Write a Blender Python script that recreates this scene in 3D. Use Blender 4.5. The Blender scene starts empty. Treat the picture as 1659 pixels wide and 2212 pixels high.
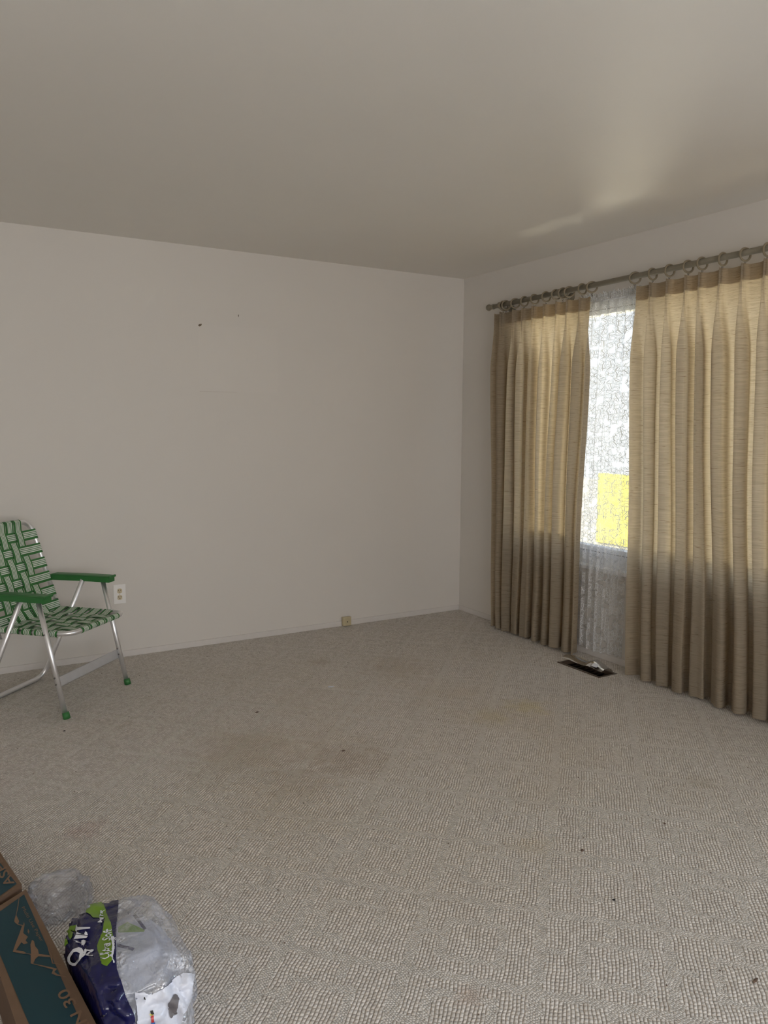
import bpy, bmesh, math, random
import numpy as np
from mathutils import Vector, Matrix
from mathutils.bvhtree import BVHTree
random.seed(7)
sc = bpy.context.scene
COL = sc.collection
PI = math.pi

# ------------------------------------------------------------------ camera
CAM = (-3.45612, -4.69871, 1.38110)
YAW, PIT, ROL, FPX = 0.535867, -0.110064, 0.00543, 1685.27
fw = Vector((math.sin(YAW)*math.cos(PIT), math.cos(YAW)*math.cos(PIT), math.sin(PIT)))
rt = Vector((math.cos(YAW), -math.sin(YAW), 0)); up = rt.cross(fw)
RT = rt*math.cos(ROL)+up*math.sin(ROL); UP = -rt*math.sin(ROL)+up*math.cos(ROL)
cd = bpy.data.cameras.new('camera'); cam = bpy.data.objects.new('camera', cd); COL.objects.link(cam)
cam.matrix_world = Matrix(((RT.x, UP.x, -fw.x, CAM[0]), (RT.y, UP.y, -fw.y, CAM[1]), (RT.z, UP.z, -fw.z, CAM[2]), (0, 0, 0, 1)))
cd.sensor_fit = 'HORIZONTAL'; cd.sensor_width = 36.0; cd.lens = FPX*36.0/1659.0
cd.clip_start = 0.05; cd.clip_end = 200
sc.camera = cam
CV = Vector(CAM)
def ray(x, y): return fw+RT*((x-829.5)/FPX)+UP*((1106-y)/FPX)
def hit(x, y, ax, v):
    d = ray(x, y); return CV+d*((v-CV[ax])/d[ax])

# ------------------------------------------------------------------ world, sun, exposure
W = bpy.data.worlds.new('world'); sc.world = W; W.use_nodes = True
nt = W.node_tree; nt.nodes.clear()
out = nt.nodes.new('ShaderNodeOutputWorld'); bg = nt.nodes.new('ShaderNodeBackground')
tc = nt.nodes.new('ShaderNodeTexCoord'); sx = nt.nodes.new('ShaderNodeSeparateXYZ'); rp = nt.nodes.new('ShaderNodeValToRGB')
nt.links.new(tc.outputs['Generated'], sx.inputs[0])
nt.links.new(sx.outputs['Z'], rp.inputs[0]); nt.links.new(rp.outputs[0], bg.inputs[0]); nt.links.new(bg.outputs[0], out.inputs[0])
rp.color_ramp.elements[0].position = 0.0; rp.color_ramp.elements[0].color = (0.95, 0.97, 1.0, 1)
rp.color_ramp.elements[1].position = 0.9; rp.color_ramp.elements[1].color = (0.42, 0.62, 1.0, 1)
bg.inputs[1].default_value = 2.9
sd = bpy.data.lights.new('sun', 'SUN'); so = bpy.data.objects.new('sun', sd); COL.objects.link(so)
sd.energy = 18.0; sd.angle = 0.01; sd.color = (1.0, 0.90, 0.74)
so.rotation_euler = Vector((0.62, 0.28, -1.0)).to_track_quat('-Z', 'Y').to_euler()
def portal(loc, sy, sz):
    d = bpy.data.lights.new('portal', 'AREA'); o = bpy.data.objects.new('portal', d); COL.objects.link(o)
    d.shape = 'RECTANGLE'; d.size = sz; d.size_y = sy; d.cycles.is_portal = True
    o.location = loc; o.rotation_euler = (0, PI/2, 0)
portal((0.20, -1.93, 1.33), 2.66, 1.56)
def area(name, loc, d, sx, sy, watts, col):
    l = bpy.data.lights.new(name, 'AREA'); o = bpy.data.objects.new(name, l); COL.objects.link(o)
    l.shape = 'RECTANGLE'; l.size = sx; l.size_y = sy; l.energy = watts; l.color = col
    o.location = loc; o.rotation_euler = Vector(d).to_track_quat('-Z', 'Z').to_euler(); return o
area('daylight_side_window', (0.20, -5.0, 1.35), (-1, 0, 0), 1.0, 1.3, 60, (.64, .81, 1.0))      # sky seen by window_2
area('rear_fill_lamp', (-3.0, -7.5, 1.40), (0, 1, 0), 2.8, 1.5, 58, (1.0, .93, .84))        # added fill lamp at a made-up rear opening, brightens the room
area('glint_lamp_outside', (3.0, 1.75, -0.33), (-.40, -.48, .80), .9, .9, 800, (1.0, .90, .68))     # added lamp standing in for sun glare, makes the ceiling streak
sc.view_settings.view_transform = 'Standard'; sc.view_settings.look = 'None'
sc.view_settings.gamma = 1.0; sc.view_settings.use_curve_mapping = False
sc.view_settings.exposure = 0.0
sc.cycles.max_bounces = 12; sc.cycles.diffuse_bounces = 7; sc.cycles.transparent_max_bounces = 24
sc.cycles.sample_clamp_indirect = 8.0; sc.cycles.caustics_reflective = False; sc.cycles.caustics_refractive = False
sc.cycles.use_denoising = True

# ------------------------------------------------------------------ node helpers
class NB:
    def __init__(s, name):
        s.m = bpy.data.materials.new(name); s.m.use_nodes = True; s.t = s.m.node_tree; s.t.nodes.clear()
        s.out = s.t.nodes.new('ShaderNodeOutputMaterial')
    def n(s, typ, **kw):
        nd = s.t.nodes.new('ShaderNode'+typ)
        for k, v in kw.items(): setattr(nd, k, v)
        return nd
    def set(s, sock, v):
        if isinstance(v, (int, float)):
            if sock.type == 'RGBA': sock.default_value = (v, v, v, 1)
            elif sock.type == 'VECTOR': sock.default_value = (v, v, v)
            else: sock.default_value = v
        elif isinstance(v, (tuple, list)):
            sock.default_value = (*v, 1) if (sock.type == 'RGBA' and len(v) == 3) else v
        else: s.t.links.new(v, sock)
    def math(s, op, a, b=0.0, c=0.0, clamp=False):
        nd = s.n('Math', operation=op, use_clamp=clamp)
        s.set(nd.inputs[0], a); s.set(nd.inputs[1], b); s.set(nd.inputs[2], c); return nd.outputs[0]
    def mix(s, f, a, b, blend='MIX'):
        nd = s.n('Mix', data_type='RGBA', blend_type=blend)
        s.set(nd.inputs[0], f); s.set(nd.inputs[6], a); s.set(nd.inputs[7], b); return nd.outputs[2]
    def noise(s, vec, scale, detail=3, rough=.5, dist=0):
        nd = s.n('TexNoise'); s.set(nd.inputs['Vector'], vec)
        for k, v in (('Scale', scale), ('Detail', detail), ('Roughness', rough), ('Distortion', dist)): nd.inputs[k].default_value = v
        return nd.outputs['Fac']
    def coord(s, kind='Object'): return s.n('TexCoord').outputs[kind]
    def mapping(s, vec, scale=(1, 1, 1), loc=(0, 0, 0), rot=(0, 0, 0)):
        nd = s.n('Mapping'); s.set(nd.inputs[0], vec); nd.inputs['Scale'].default_value = scale
        nd.inputs['Location'].default_value = loc; nd.inputs['Rotation'].default_value = rot; return nd.outputs[0]
    def sep(s, v): nd = s.n('SeparateXYZ'); s.set(nd.inputs[0], v); return nd.outputs
    def comb(s, x, y, z=0.0):
        nd = s.n('CombineXYZ'); s.set(nd.inputs[0], x); s.set(nd.inputs[1], y); s.set(nd.inputs[2], z); return nd.outputs[0]
    def ramp(s, f, a, b):
        nd = s.n('MapRange', interpolation_type='SMOOTHSTEP'); s.set(nd.inputs[0], f)
        nd.inputs[1].default_value = a; nd.inputs[2].default_value = b; return nd.outputs[0]
    def bump(s, h, strength=.3, dist=.01, normal=None):
        nd = s.n('Bump'); nd.inputs['Strength'].default_value = strength; nd.inputs['Distance'].default_value = dist
        s.set(nd.inputs['Height'], h)
        if normal: s.set(nd.inputs['Normal'], normal)
        return nd.outputs[0]
    def pbr(s, color, rough=.6, metal=0.0, normal=None, spec=.5, **kw):
        p = s.n('BsdfPrincipled'); s.set(p.inputs['Base Color'], color); s.set(p.inputs['Roughness'], rough)
        s.set(p.inputs['Metallic'], metal); s.set(p.inputs['Specular IOR Level'], spec)
        if normal: s.set(p.inputs['Normal'], normal)
        for k, v in kw.items(): s.set(p.inputs[k.replace('_', ' ')], v)
        return p.outputs[0]
    def done(s, sh): s.t.links.new(sh, s.out.inputs[0]); return s.m

def simple(name, color, rough=.6, metal=0.0, bump=None, var=.06, vs=20, spec=.5):
    b = NB(name); co = b.coord()
    nz = b.noise(co, vs, 4)
    c = b.mix(nz, tuple(max(0, v*(1-var)) for v in color), tuple(min(1, v*(1+var)) for v in color))
    nrm = b.bump(b.noise(co, bump[0], 4), bump[1], bump[2]) if bump else None
    return b.done(b.pbr(c, rough, metal, nrm, spec))

# ------------------------------------------------------------------ materials
def wall_mat(name, base, marks=False):
    b = NB(name); co = b.coord()
    big = b.noise(co, .9, 3); fine = b.noise(co, 9, 4)
    c = b.mix(big, tuple(v*.95 for v in base), tuple(v*1.03 for v in base))
    c = b.mix(b.math('MULTIPLY', fine, .25), c, tuple(v*.93 for v in base))
    if marks:      # cleaner rectangle left by a picture, with a grimy lower edge
        s = b.sep(co)
        a = hit(428, 700, 1, 0); d = hit(600, 850, 1, 0); e = hit(512, 850, 1, 0)
        def box(x0, x1, z0, z1, w):
            m = b.math('MULTIPLY', b.ramp(s[0], x0-w, x0+w), b.math('SUBTRACT', 1.0, b.ramp(s[0], x1-w, x1+w)))
            return b.math('MULTIPLY', m, b.math('MULTIPLY', b.ramp(s[2], z0-w, z0+w), b.math('SUBTRACT', 1.0, b.ramp(s[2], z1-w, z1+w))))
        c = b.mix(b.math('MULTIPLY', box(a.x, d.x, d.z, a.z, 1*.006), .035), c, (.92, .90, .86))
        c = b.mix(b.math('MULTIPLY', box(a.x, e.x, d.z-.002, d.z+.002, .0015), .22), c, (.42, .33, .28))
    n = b.bump(b.noise(co, 160, 3), .08, .002, b.bump(b.noise(co, 3.0, 2), .10, .02))
    return b.done(b.pbr(c, .62, 0, n, .25))
M_wall = wall_mat('wall_paint', (.70, .67, .635))
M_wallb = wall_mat('wall_paint_marked', (.70, .67, .635), True)
M_ceil = wall_mat('ceiling_paint', (.80, .775, .735))
M_base = simple('baseboard_paint', (.66, .63, .61), .5)

def carpet():
    b = NB('loop_carpet'); co = b.coord(); s = b.sep(co)
    wob = b.n('TexNoise'); b.set(wob.inputs['Vector'], co); wob.inputs['Scale'].default_value = 14; wob.inputs['Detail'].default_value = 2
    ws = b.sep(wob.outputs['Color'])
    c45 = math.cos(PI/4)
    e0 = b.math('MULTIPLY', b.math('SUBTRACT', s[0], s[1]), c45)       # across the rows
    d0 = b.math('MULTIPLY', b.math('ADD', s[0], s[1]), c45)            # along the rows
    e = b.math('ADD', e0, b.math('MULTIPLY', b.math('SUBTRACT', ws[0], .5), .014))
    d = b.math('ADD', d0, b.math('MULTIPLY', b.math('SUBTRACT', ws[1], .5), .018))
    def loops(e, d, w, l):
        re = b.math('DIVIDE', e, w); row = b.math('FLOOR', re); fe = b.math('FRACT', re)
        wn = b.n('TexWhiteNoise', noise_dimensions='1D'); b.set(wn.inputs['W'], row)
        rd = b.math('ADD', b.math('DIVIDE', d, l), wn.outputs['Value']); fd = b.math('FRACT', rd); cell = b.math('FLOOR', rd)
        q = lambda f: b.math('SUBTRACT', 1.0, b.math('POWER', b.math('ABSOLUTE', b.math('MULTIPLY_ADD', f, 2.0, -1.0)), 2.4))
        h = b.math('MULTIPLY', q(fe), b.math('MULTIPLY_ADD', b.math('MAXIMUM', q(fd), 0.0), .80, .20))
        wn2 = b.n('TexWhiteNoise', noise_dimensions='2D'); b.set(wn2.inputs['Vector'], b.comb(row, cell))
        return h, wn2.outputs['Value']
    h1, r1 = loops(e, d, .0098, .0132)
    c30, s30 = math.cos(.9), math.sin(.9)
    e2 = b.math('ADD', b.math('MULTIPLY', e, c30), b.math('MULTIPLY', d, s30))
    d2 = b.math('SUBTRACT', b.math('MULTIPLY', d, c30), b.math('MULTIPLY', e, s30))
    h2, r2 = loops(e2, d2, .0062, .0085)
    S = .331
    a = b.math('DIVIDE', b.math('SUBTRACT', e0, .146), S); bb = b.math('DIVIDE', b.math('SUBTRACT', d0, .02), S)
    ca = b.math('FLOOR', a); cb = b.math('FLOOR', bb); fa = b.math('FRACT', a); fb = b.math('FRACT', bb)
    wn = b.n('TexWhiteNoise', noise_dimensions='2D'); b.set(wn.inputs['Vector'], b.comb(ca, cb)); rs = b.sep(wn.outputs['Color'])
    def line(f, c, w):   # 1 near f==c
        return b.math('LESS_THAN', b.math('ABSOLUTE', b.math('SUBTRACT', f, c)), w)
    wrap = lambda f: b.math('MINIMUM', f, b.math('SUBTRACT', 1.0, f))
    # ragged outlines
    jag = b.math('MULTIPLY', b.math('SUBTRACT', b.noise(co, 45, 3), .5), .14)
    main = b.math('MAXIMUM', b.math('LESS_THAN', b.math('ADD', wrap(fa), jag), .045), b.math('LESS_THAN', b.math('ADD', wrap(fb), jag), .045))
    oa = b.math('MULTIPLY_ADD', rs[0], .16, .42); ob = b.math('MULTIPLY_ADD', rs[1], .16, .42)
    mx = b.math('MAXIMUM', b.math('ABSOLUTE', b.math('SUBTRACT', fa, oa)), b.math('ABSOLUTE', b.math('SUBTRACT', fb, ob)))
    ring = b.math('LESS_THAN', b.math('ABSOLUTE', b.math('SUBTRACT', b.math('ADD', mx, jag), .235)), .034)
    gap = b.math('MULTIPLY', b.math('GREATER_THAN', fa, oa), b.math('GREATER_THAN', rs[2], .45))
    ring = b.math('MULTIPLY', ring, b.math('SUBTRACT', 1.0, b.math('MULTIPLY', gap, b.math('LESS_THAN', fb, ob))))
    spur = b.math('MULTIPLY', line(fb, .5, .035), b.math('LESS_THAN', fa, .2))
    spur2 = b.math('MULTIPLY', line(fa, .55, .035), b.math('GREATER_THAN', fb, .78))
    band = b.math('MAXIMUM', b.math('MAXIMUM', main, ring), b.math('MAXIMUM', spur, spur2))
    mixf = lambda f, x, y: b.math('ADD', b.math('MULTIPLY', y, f), b.math('MULTIPLY', x, b.math('SUBTRACT', 1.0, f)))
    h = mixf(band, h1, b.math('MULTIPLY_ADD', h2, .80, .22)); r = mixf(band, r1, r2)
    # colours: cream yarn, brown backing flecks, and crevice shade painted into the gaps
    yarn = b.mix(r, (.60, .565, .52), (.80, .765, .72))
    fleck = b.ramp(b.noise(co, 110, 3, .7), .55, .74)
    yarn = b.mix(b.math('MULTIPLY', fleck, .55), yarn, (.42, .30, .20))
    gapf = b.math('SUBTRACT', 1.0, b.ramp(h, .05, .50))
    yarn = b.mix(b.math('MULTIPLY', gapf, .62), yarn, (.27, .19, .13))
    # soiling worn into the carpet
    st = b.ramp(b.noise(co, 1.1, 4, .6), .42, .72)
    dd = b.math('SUBTRACT', 1.0, b.ramp(b.n_dist(co, (-1.65, -1.75, 0)), .25, 1.75))
    soil = b.math('MULTIPLY', b.math('MULTIPLY_ADD', st, .7, .35), b.math('MULTIPLY_ADD', dd, .8, .10), clamp=True)
    yarn = b.mix(b.math('MULTIPLY', soil, .55), yarn, (.53, .42, .27))
    for (px, py, rad, colr, f) in ((1135, 1527, .13, (.62, .52, .22), .42), (1062, 1548, .12, (.60, .50, .24), .30), (745, 1640, .22, (.33, .23, .13), .30),
                                   (520, 1630, .30, (.36, .28, .18), .22), (640, 1690, .2, (.34, .24, .14), .2), (690, 1430, .10, (.36, .28, .18), .30), (715, 1482, .05, (.8, .74, .64), .4),
                                   (1150, 1825, .10, (.55, .44, .28), .3), (860, 1440, .25, (.42, .33, .22), .25), (180, 1795, .08, (.40, .22, .20), .30),
                                   (1510, 1688, .07, (.34, .28, .18), .25), (1020, 2150, .05, (.42, .26, .18), .35)):
        p = hit(px, py, 2, 0)
        k = b.math('SUBTRACT', 1.0, b.ramp(b.math('ADD', b.n_dist(co, tuple(p)), b.math('MULTIPLY', b.math('SUBTRACT', b.noise(co, 16, 3), .5), rad*1.6)), rad*.1, rad*1.15))
        yarn = b.mix(b.math('MULTIPLY', k, f), yarn, colr)
    spots = b.n('TexVoronoi', feature='F1'); b.set(spots.inputs['Vector'], co); spots.inputs['Scale'].default_value = 5.0
    sp = b.math('LESS_THAN', b.math('ADD', spots.outputs['Distance'], b.math('MULTIPLY', b.noise(co, 120, 1), .02)), .036)
    yarn = b.mix(b.math('MULTIPLY', sp, .6), yarn, (.18, .12, .07))
    n = b.bump(b.math('ADD', h, b.math('MULTIPLY', b.noise(co, 420, 2), .25)), 1.0, .0036)
    n = b.bump(b.noise(co, 5, 2), .25, .02, n)
    return b.done(b.pbr(yarn, .95, 0, n, .08, Sheen_Weight=.15))
def n_dist(b, co, p):
    nd = b.n('VectorMath', operation='DISTANCE'); b.set(nd.inputs[0], co); nd.inputs[1].default_value = p; return nd.outputs['Value']
NB.n_dist = n_dist
M_carpet = carpet()

def curtain_mat():
    b = NB('drape_linen'); co = b.coord(); uv = b.coord('UV')
    sl = b.ramp(b.noise(b.mapping(uv, (14, 420, 1)), 1.0, 3, .6), .22, .78)
    sl2 = b.noise(b.mapping(uv, (26, 260, 1), (3, 7, 0)), 1.0, 2, .5)
    c = b.mix(sl, (.32, .28, .215), (.38, .33, .26))
    dark = b.ramp(sl2, .62, .72)
    c = b.mix(b.math('MULTIPLY', dark, .6), c, (.20, .13, .075))
    tcol = b.mix(sl, (.50, .38, .23), (.98, .80, .55)); tcol = b.mix(b.math('MULTIPLY', dark, .8), tcol, (.22, .12, .05))
    nrm = b.bump(sl, .25, .002)
    df = b.n('BsdfDiffuse'); b.set(df.inputs[0], c); b.set(df.inputs['Normal'], nrm)
    tr = b.n('BsdfTranslucent'); b.set(tr.inputs[0], tcol)
    mx = b.n('MixShader'); mx.inputs[0].default_value = .37
    b.t.links.new(df.outputs[0], mx.inputs[1]); b.t.links.new(tr.outputs[0], mx.inputs[2])
    return b.done(mx.outputs[0])
M_drape = curtain_mat()

def lace_mat():
    b = NB('white_lace'); uv = b.coord('UV')
    wn = b.n('TexNoise'); b.set(wn.inputs['Vector'], uv); wn.inputs['Scale'].default_value = 22; wn.inputs['Detail'].default_value = 1
    w = b.n('VectorMath', operation='MULTIPLY_ADD'); b.set(w.inputs[0], wn.outputs['Color']); w.inputs[1].default_value = (.02, .035, 0); b.set(w.inputs[2], uv)
    u2 = b.mapping(w.outputs[0], (30, 46, 1))
    v = b.n('TexVoronoi', feature='DISTANCE_TO_EDGE', voronoi_dimensions='2D'); b.set(v.inputs['Vector'], u2); v.inputs['Scale'].default_value = 1.0
    line = b.math('SUBTRACT', 1.0, b.ramp(v.outputs['Distance'], .05, .12))
    ring = b.math('SUBTRACT', 1.0, b.ramp(b.math('ABSOLUTE', b.math('SUBTRACT', v.outputs['Distance'], .24)), .02, .06))
    stem = b.ramp(b.noise(b.mapping(uv, (.65, 1, 1)), 14, 1), .36, .46)
    motif = b.math('MULTIPLY', b.math('MAXIMUM', line, ring), stem)
    cu = b.sep(uv)
    net = b.math('MULTIPLY', b.ramp(b.math('SINE', b.math('MULTIPLY', cu[0], 1800.0)), -.3, .6), b.ramp(b.math('SINE', b.math('MULTIPLY', cu[1], 1800.0)), -.3, .6))
    op = b.math('ADD', b.math('MULTIPLY_ADD', net, .06, .20), b.math('MULTIPLY', motif, .80), clamp=True)
    df = b.n('BsdfDiffuse'); df.inputs[0].default_value = (.80, .80, .80, 1)
    tr = b.n('BsdfTranslucent'); tr.inputs[0].default_value = (.66, .69, .73, 1)
    m1 = b.n('MixShader'); m1.inputs[0].default_value = .28
    b.t.links.new(df.outputs[0], m1.inputs[1]); b.t.links.new(tr.outputs[0], m1.inputs[2])
    tp = b.n('BsdfTransparent'); m2 = b.n('MixShader'); b.set(m2.inputs[0], op)
    b.t.links.new(tp.outputs[0], m2.inputs[1]); b.t.links.new(m1.outputs[0], m2.inputs[2])
    return b.done(m2.outputs[0])
M_lace = lace_mat()
def glass_mat(name, tint=(.97, .985, .98), gl=.06, rough=.02):
    b = NB(name); tp = b.n('BsdfTransparent'); tp.inputs[0].default_value = (*tint, 1)
    g = b.n('BsdfGlossy'); g.inputs['Roughness'].default_value = rough
    lw = b.n('LayerWeight'); lw.inputs[0].default_value = .35
    mx = b.n('MixShader'); b.set(mx.inputs[0], b.math('MULTIPLY_ADD', lw.outputs['Fresnel'], .6, gl*.3, clamp=True))
    b.t.links.new(tp.outputs[0], mx.inputs[1]); b.t.links.new(g.outputs[0], mx.inputs[2])
    return b.done(mx.outputs[0])
M_glass = glass_mat('window_glass')
M_deflect = glass_mat('clear_plastic', (.62, .57, .50), .9, .10)
M_vinyl = simple('white_vinyl', (.80, .81, .83), .35)
M_rod = simple('painted_wood_rod', (.23, .205, .155), .5, 0, None, .15, 40)
M_ring = simple('painted_wood_ring', (.24, .195, .13), .45, 0, None, .2, 60)
M_dark = simple('dark_bronze', (.05, .037, .03), .4, .3)
M_hole = simple('black_void', (.010, .009, .008), .9)
M_alu = simple('brushed_aluminium', (.86, .86, .88), .36, .9, (90, .05, .001), .08, 30)
M_rivet = simple('steel_rivet', (.22, .21, .2), .4, 1.0)
M_green = simple('green_plastic', (.030, .16, .040), .42, 0, (60, .1, .002), .25, 12)
M_outlet = simple('white_plate', (.86, .85, .84), .35)
M_ivory = simple('ivory_plastic', (.60, .52, .36), .4)
M_jack = simple('cream_plastic', (.52, .45, .29), .4)
M_crumb = simple('brown_crumb', (.13, .085, .06), .8)
M_plaster = simple('chipped_plaster', (.17, .135, .10), .9)
M_card = simple('cardboard', (.155, .095, .058), .8, 0, (120, .15, .001), .12, 25)  # carton board and inks darkened, a shadow over the box put into the colour
M_card_shade = simple('cardboard_shaded_side', (.12, .070, .043), .85, 0, (120, .15, .001), .12, 25)  # darker copy of the board, shade painted onto the sides
M_teal = simple('teal_ink', (.002, .036, .052), .6)
M_tan = simple('bare_board_ink', (.19, .115, .07), .8)
M_navy = simple('navy_film', (.008, .009, .065), .15, 0, (25, .5, .006), .35, 9)
M_lime = simple('lime_film', (.14, .26, .015), .25, 0, (25, .4, .005), .15, 9)
M_whiteink = simple('white_ink', (.72, .74, .80), .3, 0, (25, .4, .005), .05, 9)
M_blackink = simple('black_ink', (.01, .01, .01), .3)
M_red = simple('red_ink', (.5, .03, .03), .3); M_blue = simple('blue_ink', (.03, .18, .6), .3); M_yellow = simple('yellow_ink', (.75, .65, .12), .3)
M_wfilm = simple('white_film', (.66, .69, .79), .28, 0, (14, .6, .012), .08, 6)
def film_mat(name, op, col, sparkle=True):
    b = NB(name); co = b.coord()
    v = b.n('TexVoronoi', feature='SMOOTH_F1'); b.set(v.inputs['Vector'], co); v.inputs['Scale'].default_value = 140
    nrm = b.bump(v.outputs['Distance'] if sparkle else b.noise(co, 60, 3, .6), 1.0 if sparkle else .5, .0055 if sparkle else .006, b.bump(b.noise(b.mapping(co, (1, .35, 1)), 30, 4, .65), 1.0, .022))
    tp = b.n('BsdfTransparent'); tp.inputs[0].default_value = (.93, .94, .96, 1)
    p = b.pbr(col, .18 if sparkle else .1, 0, nrm, 1.0, Coat_Weight=1.0, Coat_Roughness=.14, Coat_IOR=2.6, IOR=2.2)
    mx = b.n('MixShader'); b.set(mx.inputs[0], b.math('MULTIPLY_ADD', b.ramp(b.noise(co, 13, 4), .40, .62), op*.8, op*.35))
    b.t.links.new(tp.outputs[0], mx.inputs[1]); b.t.links.new(p, mx.inputs[2])
    return b.done(mx.outputs[0])
M_film = film_mat('clear_crinkled_film', .62, (.74, .77, .87))
M_film2 = film_mat('thin_clear_film', .34, (.62, .62, .68), False)
def web_mat():
    b = NB('striped_webbing'); uv = b.coord('UV'); s = b.sep(uv)
    t = b.math('ABSOLUTE', b.math('SUBTRACT', s[0], .5))
    zone = b.math('LESS_THAN', t, .325)
    st = b.math('GREATER_THAN', b.math('FRACT', b.math('MULTIPLY', b.math('ADD', s[0], -.165), 6.15)), .42)
    wv = b.noise(b.mapping(uv, (60, 1200, 1)), 1.0, 2)
    g = b.mix(wv, (.025, .12, .03), (.055, .23, .06)); w = b.mix(wv, (.60, .66, .59), (.84, .87, .82))
    c = b.mix(b.math('MULTIPLY', zone, st), g, w)
    df = b.pbr(c, .5, 0, b.bump(wv, .3, .001), .4)
    return b.done(df)
M_web = web_mat()
M_lawn = simple('pale_concrete', (.52, .48, .40), .9, 0, (30, .3, .01), .2, 3)
M_yel = simple('yellow_boards', (.86, .77, .10), .5, 0, None, .08, 4)
M_house = simple('cream_siding', (.78, .75, .64), .7)

# ------------------------------------------------------------------ mesh helpers
def tagp(o, label=None, cat=None, group=None, kind=None):
    if label: o['label'] = label
    if cat: o['category'] = cat
    if group: o['group'] = group
    if kind: o['kind'] = kind
    return o
def mk(name, V, F, mat, parent=None, uv=None, smooth=False, mats=None, fm=None):
    me = bpy.data.meshes.new(name); me.from_pydata([tuple(v) for v in V], [], F)
    if uv:
        l = me.uv_layers.new(name='UVMap')
        for p in me.polygons:
            for li, vi in zip(p.loop_indices, p.vertices): l.data[li].uv = uv[vi]
    if smooth: me.polygons.foreach_set('use_smooth', [True]*len(me.polygons))
    me.materials.append(mat)
    for m in (mats or []): me.materials.append(m)
    if fm:
        for p, i in zip(me.polygons, fm): p.material_index = i
    me.update()
    o = bpy.data.objects.new(name, me); COL.objects.link(o)
    if parent: o.parent = parent
    return o
def empty(name, loc, rz=0):
    o = bpy.data.objects.new(name, None); COL.objects.link(o); o.location = loc; o.rotation_euler = (0, 0, rz); o.empty_display_size = .1
    return o
class MB:
    def __init__(s): s.V = []; s.F = []; s.U = []
    def add(s, V, F, U=None):
        n = len(s.V); s.V += [Vector(v) for v in V]; s.F += [tuple(i+n for i in f) for f in F]; s.U += (U or [(0, 0)]*len(V)); return s
    def box(s, a, b, bev=0.0):
        x0, y0, z0 = a; x1, y1, z1 = b
        if bev <= 0:
            s.add([(x0, y0, z0), (x1, y0, z0), (x1, y1, z0), (x0, y1, z0), (x0, y0, z1), (x1, y0, z1), (x1, y1, z1), (x0, y1, z1)],
                  [(0, 3, 2, 1), (4, 5, 6, 7), (0, 1, 5, 4), (1, 2, 6, 5), (2, 3, 7, 6), (3, 0, 4, 7)])
        else:
            bm = bmesh.new(); bmesh.ops.create_cube(bm, size=1)
            for v in bm.verts: v.co = Vector(((x0+x1)/2+v.co.x*(x1-x0), (y0+y1)/2+v.co.y*(y1-y0), (z0+z1)/2+v.co.z*(z1-z0)))
            bmesh.ops.bevel(bm, geom=bm.edges[:], offset=bev, segments=2, affect='EDGES', profile=.5)
            bm.verts.index_update(); s.add([v.co.copy() for v in bm.verts], [tuple(v.index for v in f.verts) for f in bm.faces]); bm.free()
        return s
    def tube(s, pts, r, n=10, closed=False, caps=True):
        pts = [Vector(p) for p in pts]; N = len(pts); rings = []
        ref = None
        for i, p in enumerate(pts):
            if closed: t = (pts[(i+1) % N]-pts[i-1])
            else: t = pts[min(i+1, N-1)]-pts[max(i-1, 0)]
            t.normalize()
            if ref is None:
                ref = Vector((0, 0, 1)) if abs(t.z) < .9 else Vector((1, 0, 0))
            a = (ref-t*ref.dot(t)).normalized(); ref = a; b2 = t.cross(a)
            rr = r[i] if isinstance(r, (list, tuple)) else r
            rings.append([p+(a*math.cos(2*PI*k/n)+b2*math.sin(2*PI*k/n))*rr for k in range(n)])
        V = [v for q in rings for v in q]; F = []
        for i in range(N if closed else N-1):
            j = (i+1) % N
            for k in range(n): F.append((i*n+k, i*n+(k+1) % n, j*n+(k+1) % n, j*n+k))
        if caps and not closed: F.append(tuple(range(n-1, -1, -1))); F.append(tuple((N-1)*n+k for k in range(n)))
        return s.add(V, F)
    def xf(s, M): s.V = [M @ v for v in s.V]; return s
    def build(s, name, mat, parent=None, smooth=False, uv=False):
        return mk(name, s.V, s.F, mat, parent, s.U if uv else None, smooth)
def arc(c, a, b, r, t0, t1, n):    # centre c, in-plane axes a,b
    c, a, b = Vector(c), Vector(a), Vector(b)
    return [c+a*r*math.cos(t0+(t1-t0)*i/n)+b*r*math.sin(t0+(t1-t0)*i/n) for i in range(n+1)]
def rounded(pts, r, n=6):
    pts = [Vector(p) for p in pts]; out = [pts[0]]
    for i in range(1, len(pts)-1):
        p = pts[i]; a = (pts[i-1]-p).normalized(); b = (pts[i+1]-p).normalized()
        ang = a.angle(b); t = min(r/math.tan(ang/2), (pts[i-1]-p).length*.49, (pts[i+1]-p).length*.49)
        A, B = p+a*t, p+b*t
        for k in range(n+1):
            u = k/n; out.append(A*(1-u)**2+p*2*u*(1-u)+B*u*u)
    return out+[pts[-1]]

# ------------------------------------------------------------------ the setting
XL, YB, H = -5.3, -7.2, 2.44
def grid_plane(name, x0, x1, y0, y1, z, mat, th):
    return MB().box((x0, y0, z-th if th > 0 else z), (x1, y1, z if th > 0 else z-th)).build(name, mat)
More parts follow.
